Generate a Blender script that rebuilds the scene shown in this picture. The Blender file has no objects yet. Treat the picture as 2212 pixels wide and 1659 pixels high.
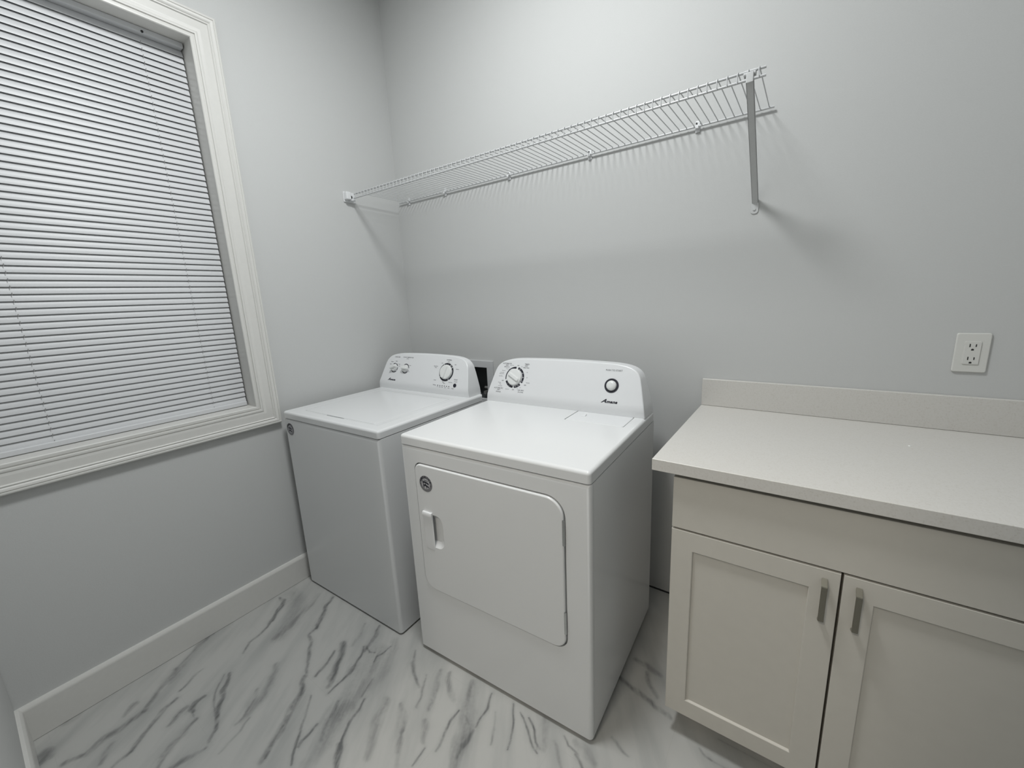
import bpy, bmesh, math, random
import numpy as np
from mathutils import Matrix, Vector

random.seed(4)
SC = bpy.context.scene
COL = SC.collection
PI = math.pi

# ---------------------------------------------------------------- materials
def new_mat(name, color, rough=0.5, metal=0.0, spec=0.5, coat=0.0):
    m = bpy.data.materials.new(name)
    m.use_nodes = True
    b = m.node_tree.nodes['Principled BSDF']
    b.inputs['Base Color'].default_value = (*color, 1)
    b.inputs['Roughness'].default_value = rough
    b.inputs['Metallic'].default_value = metal
    b.inputs['Specular IOR Level'].default_value = spec
    b.inputs['Coat Weight'].default_value = coat
    return m

def add_noise_tone(m, scale, amount, bump=0.0, detail=4.0, stretch=(1, 1, 1)):
    """gentle procedural tone variation and micro bump"""
    nt = m.node_tree
    b = nt.nodes['Principled BSDF']
    tc = nt.nodes.new('ShaderNodeTexCoord')
    mp = nt.nodes.new('ShaderNodeMapping')
    mp.inputs['Scale'].default_value = stretch
    nz = nt.nodes.new('ShaderNodeTexNoise')
    nz.inputs['Scale'].default_value = scale
    nz.inputs['Detail'].default_value = detail
    nt.links.new(tc.outputs['Object'], mp.inputs['Vector'])
    nt.links.new(mp.outputs['Vector'], nz.inputs['Vector'])
    c = b.inputs['Base Color'].default_value[:3]
    ramp = nt.nodes.new('ShaderNodeValToRGB')
    ramp.color_ramp.elements[0].position = 0.3
    ramp.color_ramp.elements[1].position = 0.7
    ramp.color_ramp.elements[0].color = (*[v * (1 - amount) for v in c], 1)
    ramp.color_ramp.elements[1].color = (*[min(1, v * (1 + amount)) for v in c], 1)
    nt.links.new(nz.outputs['Fac'], ramp.inputs['Fac'])
    nt.links.new(ramp.outputs['Color'], b.inputs['Base Color'])
    if bump > 0:
        bp = nt.nodes.new('ShaderNodeBump')
        bp.inputs['Strength'].default_value = bump
        bp.inputs['Distance'].default_value = 0.002
        nt.links.new(nz.outputs['Fac'], bp.inputs['Height'])
        nt.links.new(bp.outputs['Normal'], b.inputs['Normal'])
    return m

M = {}
M['wall'] = add_noise_tone(new_mat('wall_paint', (0.558, 0.565, 0.560), 0.75, spec=0.3), 260, 0.012, 0.10)
M['ceiling'] = add_noise_tone(new_mat('ceiling_paint', (0.75, 0.75, 0.74), 0.9, spec=0.2), 200, 0.01, 0.1)
M['trim'] = add_noise_tone(new_mat('trim_paint', (0.66, 0.655, 0.63), 0.38), 60, 0.012, 0.03)
M['enamel'] = add_noise_tone(new_mat('white_enamel', (0.715, 0.725, 0.73), 0.22, spec=0.5), 500, 0.006, 0.02)
M['plastic'] = add_noise_tone(new_mat('white_plastic', (0.735, 0.745, 0.755), 0.28), 300, 0.005)
M['knob'] = add_noise_tone(new_mat('knob_plastic', (0.74, 0.75, 0.74), 0.35), 300, 0.005)
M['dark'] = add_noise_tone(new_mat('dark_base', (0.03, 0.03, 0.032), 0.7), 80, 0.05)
M['ink'] = add_noise_tone(new_mat('navy_ink', (0.012, 0.012, 0.022), 0.45), 80, 0.03)
M['grey_ink'] = add_noise_tone(new_mat('grey_ink', (0.20, 0.20, 0.215), 0.5), 80, 0.03)
M['white_ink'] = add_noise_tone(new_mat('white_ink', (0.75, 0.75, 0.78), 0.5), 80, 0.01)
M['sticker'] = add_noise_tone(new_mat('silver_sticker', (0.22, 0.22, 0.23), 0.35, metal=0.3), 90, 0.06)
M['sticker_light'] = add_noise_tone(new_mat('sticker_light', (0.44, 0.44, 0.46), 0.4), 90, 0.02)
M['chrome'] = add_noise_tone(new_mat('hinge_steel', (0.55, 0.56, 0.56), 0.25, metal=1.0), 200, 0.03)
M['nickel'] = add_noise_tone(new_mat('brushed_nickel', (0.27, 0.255, 0.21), 0.38, metal=0.85), 300, 0.05, 0.02, stretch=(8, 8, 1))
M['blind'] = add_noise_tone(new_mat('blind_vinyl', (0.62, 0.63, 0.645), 0.42), 400, 0.02, 0.03)
M['cord'] = add_noise_tone(new_mat('blind_cord', (0.30, 0.30, 0.30), 0.8), 600, 0.08)
M['wire'] = add_noise_tone(new_mat('epoxy_wire', (0.52, 0.53, 0.535), 0.35), 300, 0.01)
M['brace'] = add_noise_tone(new_mat('painted_brace', (0.56, 0.57, 0.57), 0.45), 300, 0.02)
M['cabinet'] = add_noise_tone(new_mat('cabinet_lacquer', (0.572, 0.550, 0.500), 0.42), 30, 0.012, 0.02)
M['cab_dark'] = add_noise_tone(new_mat('cabinet_inside', (0.10, 0.09, 0.07), 0.8), 40, 0.04)
M['outlet'] = add_noise_tone(new_mat('outlet_nylon', (0.66, 0.66, 0.63), 0.35), 200, 0.005)
M['slot'] = add_noise_tone(new_mat('outlet_slot', (0.015, 0.015, 0.015), 0.7), 90, 0.03)
M['box_frame'] = add_noise_tone(new_mat('outlet_box_plastic', (0.55, 0.56, 0.57), 0.45), 200, 0.01)
M['box_dark'] = add_noise_tone(new_mat('outlet_box_recess', (0.045, 0.05, 0.052), 0.6), 90, 0.05)
M['valve'] = add_noise_tone(new_mat('valve_metal', (0.35, 0.35, 0.34), 0.35, metal=0.8), 200, 0.05)
M['frame_vinyl'] = add_noise_tone(new_mat('window_vinyl', (0.7, 0.7, 0.7), 0.4), 200, 0.01)

def mat_glass():
    m = bpy.data.materials.new('window_glass')
    m.use_nodes = True
    b = m.node_tree.nodes['Principled BSDF']
    b.inputs['Base Color'].default_value = (0.9, 0.95, 0.95, 1)
    b.inputs['Roughness'].default_value = 0.02
    b.inputs['Transmission Weight'].default_value = 1.0
    b.inputs['IOR'].default_value = 1.45
    return m
M['glass'] = mat_glass()
M['white_crumb'] = add_noise_tone(new_mat('white_crumb', (0.9, 0.9, 0.88), 0.6), 900, 0.02)

def mat_quartz():
    m = new_mat('quartz', (0.62, 0.60, 0.565), 0.30)
    nt = m.node_tree; b = nt.nodes['Principled BSDF']
    tc = nt.nodes.new('ShaderNodeTexCoord')
    vo = nt.nodes.new('ShaderNodeTexVoronoi'); vo.inputs['Scale'].default_value = 420
    nz = nt.nodes.new('ShaderNodeTexNoise'); nz.inputs['Scale'].default_value = 190; nz.inputs['Detail'].default_value = 5
    nt.links.new(tc.outputs['Object'], vo.inputs['Vector'])
    nt.links.new(tc.outputs['Object'], nz.inputs['Vector'])
    r1 = nt.nodes.new('ShaderNodeValToRGB')
    r1.color_ramp.elements[0].position = 0.32; r1.color_ramp.elements[0].color = (0.605, 0.588, 0.553, 1)
    r1.color_ramp.elements[1].position = 0.56; r1.color_ramp.elements[1].color = (0.630, 0.615, 0.585, 1)
    nt.links.new(nz.outputs['Fac'], r1.inputs['Fac'])
    sep = nt.nodes.new('ShaderNodeSeparateColor')
    nt.links.new(vo.outputs['Color'], sep.inputs['Color'])
    gt = nt.nodes.new('ShaderNodeMath'); gt.operation = 'GREATER_THAN'; gt.inputs[1].default_value = 0.93
    nt.links.new(sep.outputs['Red'], gt.inputs[0])
    mx = nt.nodes.new('ShaderNodeMix'); mx.data_type = 'RGBA'
    mul = nt.nodes.new('ShaderNodeMath'); mul.operation = 'MULTIPLY'; mul.inputs[1].default_value = 0.22
    nt.links.new(gt.outputs[0], mul.inputs[0])
    nt.links.new(mul.outputs[0], mx.inputs['Factor'])
    nt.links.new(r1.outputs['Color'], mx.inputs['A'])
    mx.inputs['B'].default_value = (0.42, 0.39, 0.34, 1)
    nt.links.new(mx.outputs['Result'], b.inputs['Base Color'])
    return m
M['quartz'] = mat_quartz()

def mat_marble():
    m = new_mat('marble_tile', (0.62, 0.62, 0.60), 0.30)
    nt = m.node_tree; b = nt.nodes['Principled BSDF']
    L = nt.links.new
    tc = nt.nodes.new('ShaderNodeTexCoord')
    at = nt.nodes.new('ShaderNodeAttribute'); at.attribute_name = 'vein'
    n1 = nt.nodes.new('ShaderNodeTexNoise'); n1.inputs['Scale'].default_value = 38; n1.inputs['Detail'].default_value = 7; n1.inputs['Roughness'].default_value = 0.68
    mp = nt.nodes.new('ShaderNodeMapping'); mp.inputs['Scale'].default_value = (0.30, 1.5, 1)
    ro = nt.nodes.new('ShaderNodeMapping'); ro.inputs['Rotation'].default_value = (0, 0, math.radians(57))
    L(tc.outputs['Object'], ro.inputs['Vector']); L(ro.outputs['Vector'], mp.inputs['Vector']); L(mp.outputs['Vector'], n1.inputs['Vector'])
    # vein strength broken up by streaky noise
    mr = nt.nodes.new('ShaderNodeMapRange'); mr.inputs['From Min'].default_value = 0.32; mr.inputs['From Max'].default_value = 0.68
    mr.inputs['To Min'].default_value = 0.55; mr.inputs['To Max'].default_value = 1.25
    L(n1.outputs['Fac'], mr.inputs['Value'])
    mu = nt.nodes.new('ShaderNodeMath'); mu.operation = 'MULTIPLY'; mu.use_clamp = True
    L(at.outputs['Fac'], mu.inputs[0]); L(mr.outputs['Result'], mu.inputs[1])
    # faint overall cloudiness
    n2 = nt.nodes.new('ShaderNodeTexNoise'); n2.inputs['Scale'].default_value = 7; n2.inputs['Detail'].default_value = 5
    mp2 = nt.nodes.new('ShaderNodeMapping'); mp2.inputs['Scale'].default_value = (0.30, 1.6, 1)
    L(ro.outputs['Vector'], mp2.inputs['Vector']); L(mp2.outputs['Vector'], n2.inputs['Vector'])
    r2 = nt.nodes.new('ShaderNodeValToRGB')
    r2.color_ramp.elements[0].position = 0.30; r2.color_ramp.elements[0].color = (0.36, 0.365, 0.355, 1)
    r2.color_ramp.elements[1].position = 0.55; r2.color_ramp.elements[1].color = (0.455, 0.455, 0.438, 1)
    L(n2.outputs['Fac'], r2.inputs['Fac'])
    mx = nt.nodes.new('ShaderNodeMix'); mx.data_type = 'RGBA'
    L(mu.outputs[0], mx.inputs['Factor']); L(r2.outputs['Color'], mx.inputs['A'])
    mx.inputs['B'].default_value = (0.135, 0.138, 0.138, 1)
    # tile joints : 12 x 24 in tiles, long side along y, half bond
    sx = nt.nodes.new('ShaderNodeSeparateXYZ'); L(tc.outputs['Object'], sx.inputs[0])
    a1 = nt.nodes.new('ShaderNodeMath'); a1.operation = 'ADD'; a1.inputs[1].default_value = 1.175; L(sx.outputs['Y'], a1.inputs[0])
    a2 = nt.nodes.new('ShaderNodeMath'); a2.operation = 'ADD'; a2.inputs[1].default_value = -0.257; L(sx.outputs['X'], a2.inputs[0])
    cb = nt.nodes.new('ShaderNodeCombineXYZ'); L(a1.outputs[0], cb.inputs['X']); L(a2.outputs[0], cb.inputs['Y'])
    br = nt.nodes.new('ShaderNodeTexBrick'); br.offset = 0.5; br.offset_frequency = 2
    br.inputs['Scale'].default_value = 1.0; br.inputs['Brick Width'].default_value = 0.61; br.inputs['Row Height'].default_value = 0.305
    br.inputs['Mortar Size'].default_value = 0.0009; br.inputs['Mortar Smooth'].default_value = 0.3
    L(cb.outputs[0], br.inputs['Vector'])
    jm = nt.nodes.new('ShaderNodeMath'); jm.operation = 'MULTIPLY'; jm.inputs[1].default_value = 0.22
    L(br.outputs['Fac'], jm.inputs[0])
    mj = nt.nodes.new('ShaderNodeMix'); mj.data_type = 'RGBA'
    L(jm.outputs[0], mj.inputs['Factor']); L(mx.outputs['Result'], mj.inputs['A'])
    mj.inputs['B'].default_value = (0.34, 0.34, 0.33, 1)
    L(mj.outputs['Result'], b.inputs['Base Color'])
    return m
M['marble'] = mat_marble()

# ---------------------------------------------------------------- mesh helpers
def weighted(o):
    md = o.modifiers.new('flat_faces', 'WEIGHTED_NORMAL'); md.keep_sharp = True; md.weight = 100
def finish(name, bm, mat, parent=None, smooth=35.0, loc=None, kind=None, label=None, wn=True):
    bmesh.ops.recalc_face_normals(bm, faces=bm.faces)
    me = bpy.data.meshes.new(name)
    bm.to_mesh(me); bm.free()
    if isinstance(mat, (list, tuple)):
        for x in mat: me.materials.append(x)
    else:
        me.materials.append(mat)
    if smooth:
        for p in me.polygons: p.use_smooth = True
        me.set_sharp_from_angle(angle=math.radians(smooth))
    o = bpy.data.objects.new(name, me)
    COL.objects.link(o)
    if smooth and wn: weighted(o)
    if parent is not None: o.parent = parent
    if loc is not None: o.location = loc
    if kind: o['kind'] = kind
    if label: o['label'] = label
    return o

def thing(name, label, cat, loc, rz=0.0, group=None):
    o = bpy.data.objects.new(name, None)
    o.empty_display_size = 0.1
    COL.objects.link(o)
    o.location = loc; o.rotation_euler = (0, 0, rz)
    o['label'] = label; o['category'] = cat
    if group: o['group'] = group
    return o

def box(bm, x0, x1, y0, y1, z0, z1, r=0.0, seg=3, flt=None, mi=0):
    """box, optionally with bevelled edges.  flt(mid, dir) chooses edges"""
    vs = [bm.verts.new((x, y, z)) for x in (x0, x1) for y in (y0, y1) for z in (z0, z1)]
    q = [(0, 1, 3, 2), (4, 6, 7, 5), (0, 4, 5, 1), (2, 3, 7, 6), (0, 2, 6, 4), (1, 5, 7, 3)]
    fs = [bm.faces.new([vs[i] for i in f]) for f in q]
    for f in fs: f.material_index = mi
    if r > 0:
        es = set(e for f in fs for e in f.edges)
        if flt:
            es = [e for e in es if flt((e.verts[0].co + e.verts[1].co) / 2, (e.verts[1].co - e.verts[0].co).normalized())]
        else:
            es = list(es)
        bmesh.ops.bevel(bm, geom=es, offset=r, segments=seg, profile=0.5, affect='EDGES')
    return vs

def tube(bm, pts, r, seg=8, cap=True, mi=0):
    pts = [Vector(p) for p in pts]
    rings = []
    n = len(pts)
    t0 = (pts[1] - pts[0]).normalized()
    up = Vector((0, 0, 1)) if abs(t0.z) < 0.9 else Vector((1, 0, 0))
    for i, p in enumerate(pts):
        if i == 0: t = pts[1] - pts[0]
        elif i == n - 1: t = pts[-1] - pts[-2]
        else: t = (pts[i] - pts[i - 1]).normalized() + (pts[i + 1] - pts[i]).normalized()
        t.normalize()
        a = t.cross(up)
        if a.length < 1e-5: a = t.cross(Vector((0, 1, 0)))
        a.normalize(); b2 = a.cross(t).normalized()
        up = b2
        rr = r[i] if isinstance(r, (list, tuple)) else r
        rings.append([bm.verts.new(p + a * (rr * math.cos(2 * PI * k / seg)) + b2 * (rr * math.sin(2 * PI * k / seg))) for k in range(seg)])
    for i in range(n - 1):
        for k in range(seg):
            f = bm.faces.new((rings[i][k], rings[i][(k + 1) % seg], rings[i + 1][(k + 1) % seg], rings[i + 1][k]))
            f.material_index = mi
    if cap:
        bm.faces.new(rings[0]).material_index = mi
        bm.faces.new(rings[-1][::-1]).material_index = mi

def lathe(bm, prof, M4=None, seg=40, cap0=True, cap1=True):
    """profile [(radius, height)] turned around local z, placed by M4"""
    M4 = M4 or Matrix.Identity(4)
    rings = []
    for (r, h) in prof:
        rings.append([bm.verts.new(M4 @ Vector((r * math.cos(2 * PI * k / seg), r * math.sin(2 * PI * k / seg), h))) for k in range(seg)])
    for a, b2 in zip(rings[:-1], rings[1:]):
        for k in range(seg):
            bm.faces.new((a[k], a[(k + 1) % seg], b2[(k + 1) % seg], b2[k]))
    if cap0: bm.faces.new(rings[0][::-1])
    if cap1: bm.faces.new(rings[-1])

def rrect(x0, x1, z0, z1, rad, n=8):
    """rounded rectangle outline; rad = (bl, br, tr, tl)"""
    bl, brr, tr, tl = rad
    out = []
    for cx, cz, r, a0 in ((x0 + bl, z0 + bl, bl, 180), (x1 - brr, z0 + brr, brr, 270), (x1 - tr, z1 - tr, tr, 0), (x0 + tl, z1 - tl, tl, 90)):
        for k in range(n + 1):
            a = math.radians(a0 + 90 * k / n)
            out.append((cx + r * math.cos(a), cz + r * math.sin(a)))
    return out

def prism_y(bm, outline, y_front, y_back, bevel=0.0, seg=3):
    """solid from an xz outline; the rim of the front (low y) face is rounded"""
    c = (sum(p[0] for p in outline) / len(outline), sum(p[1] for p in outline) / len(outline))
    loops = []
    n = len(outline)
    def inset(d):
        res = []
        for i in range(n):
            a = Vector(outline[i - 1]); b2 = Vector(outline[i]); c2 = Vector(outline[(i + 1) % n])
            e = (b2 - a); f = (c2 - b2)
            if e.length < 1e-7: e = f
            if f.length < 1e-7: f = e
            t = (e.normalized() + f.normalized()).normalized()
            nn = Vector((-t.y, t.x))
            res.append((b2.x + nn.x * d, b2.y + nn.y * d))
        return res
    if bevel > 0:
        for k in range(seg + 1):
            a = (PI / 2) * k / seg
            loops.append((inset(bevel * (1 - math.cos(a)) if False else bevel * (1 - math.sin(PI / 2 - a))), y_front + bevel * (1 - math.sin(a))))
        loops = loops[::-1]
    else:
        loops.append((outline, y_front))
    loops.append((outline, y_back))
    rings = [[bm.verts.new((x, y, z)) for (x, z) in lp] for lp, y in loops]
    bm.faces.new(rings[0])
    for a, b2 in zip(rings[:-1], rings[1:]):
        for k in range(n):
            bm.faces.new((a[k], a[(k + 1) % n], b2[(k + 1) % n], b2[k]))
    bm.faces.new(rings[-1][::-1])

def cut(o, bm_cutter):
    """carve a solid out of object o (both in o's local space)"""
    bmesh.ops.recalc_face_normals(bm_cutter, faces=bm_cutter.faces)
    me = bpy.data.meshes.new('cutter'); bm_cutter.to_mesh(me); bm_cutter.free()
    c = bpy.data.objects.new('cutter', me); COL.objects.link(c)
    bpy.context.view_layer.update()
    c.matrix_world = o.matrix_world.copy()
    o.modifiers.clear()
    md = o.modifiers.new('cut', 'BOOLEAN'); md.operation = 'DIFFERENCE'; md.solver = 'EXACT'; md.object = c
    bpy.context.view_layer.update()
    dg = bpy.context.evaluated_depsgraph_get()
    nm = bpy.data.meshes.new_from_object(o.evaluated_get(dg))
    o.modifiers.clear()
    old = o.data; nm.name = old.name; o.data = nm
    bpy.data.meshes.remove(old)
    bpy.data.objects.remove(c); bpy.data.meshes.remove(me)
    for p in nm.polygons: p.use_smooth = True
    nm.set_sharp_from_angle(angle=math.radians(35))
    weighted(o)

def text_into(bm, s, size, M4, shear=0.0, bold=0.0, align='CENTER', stretch=1.0, mi=0, fit=None, space=1.0):
    cu = bpy.data.curves.new('t', 'FONT')
    cu.body = s; cu.size = size; cu.shear = shear; cu.offset = bold
    cu.space_character = space
    cu.align_x = align; cu.align_y = 'CENTER' if align == 'CENTER' else 'BOTTOM_BASELINE'; cu.resolution_u = 3
    ob = bpy.data.objects.new('t', cu); COL.objects.link(ob)
    bpy.context.view_layer.update()
    dg = bpy.context.evaluated_depsgraph_get()
    me = bpy.data.meshes.new_from_object(ob.evaluated_get(dg))
    off = len(bm.verts)
    if fit:      # squeeze or widen the word to a measured width
        xs = [v.co.x for v in me.vertices]; stretch = fit / (max(xs) - min(xs))
    T = M4 @ Matrix.Diagonal((stretch, 1, 1, 1))
    vs = [bm.verts.new(T @ v.co) for v in me.vertices]
    for p in me.polygons:
        try:
            f = bm.faces.new([vs[i] for i in p.vertices]); f.material_index = mi
        except ValueError:
            pass
    bpy.data.objects.remove(ob); bpy.data.curves.remove(cu); bpy.data.meshes.remove(me)

def arc_band(bm, M4, r0, r1, a0, a1, h=0.0, n=24, r0b=None, mi=0):
    """flat annular band on a panel; r0 -> r0b lets the inner radius taper"""
    r0b = r0 if r0b is None else r0b
    prev = None
    for k in range(n + 1):
        t = k / n; a = math.radians(a0 + (a1 - a0) * t)
        ri = r0 + (r0b - r0) * t
        p = bm.verts.new(M4 @ Vector((ri * math.cos(a), ri * math.sin(a), h)))
        q = bm.verts.new(M4 @ Vector((r1 * math.cos(a), r1 * math.sin(a), h)))
        if prev:
            f = bm.faces.new((prev[0], prev[1], q, p)); f.material_index = mi
        prev = (p, q)

def poly_on(bm, M4, pts, h=0.0, mi=0):
    f = bm.faces.new([bm.verts.new(M4 @ Vector((x, y, h))) for x, y in pts]); f.material_index = mi

def tr(x, y, z): return Matrix.Translation((x, y, z))
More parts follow.
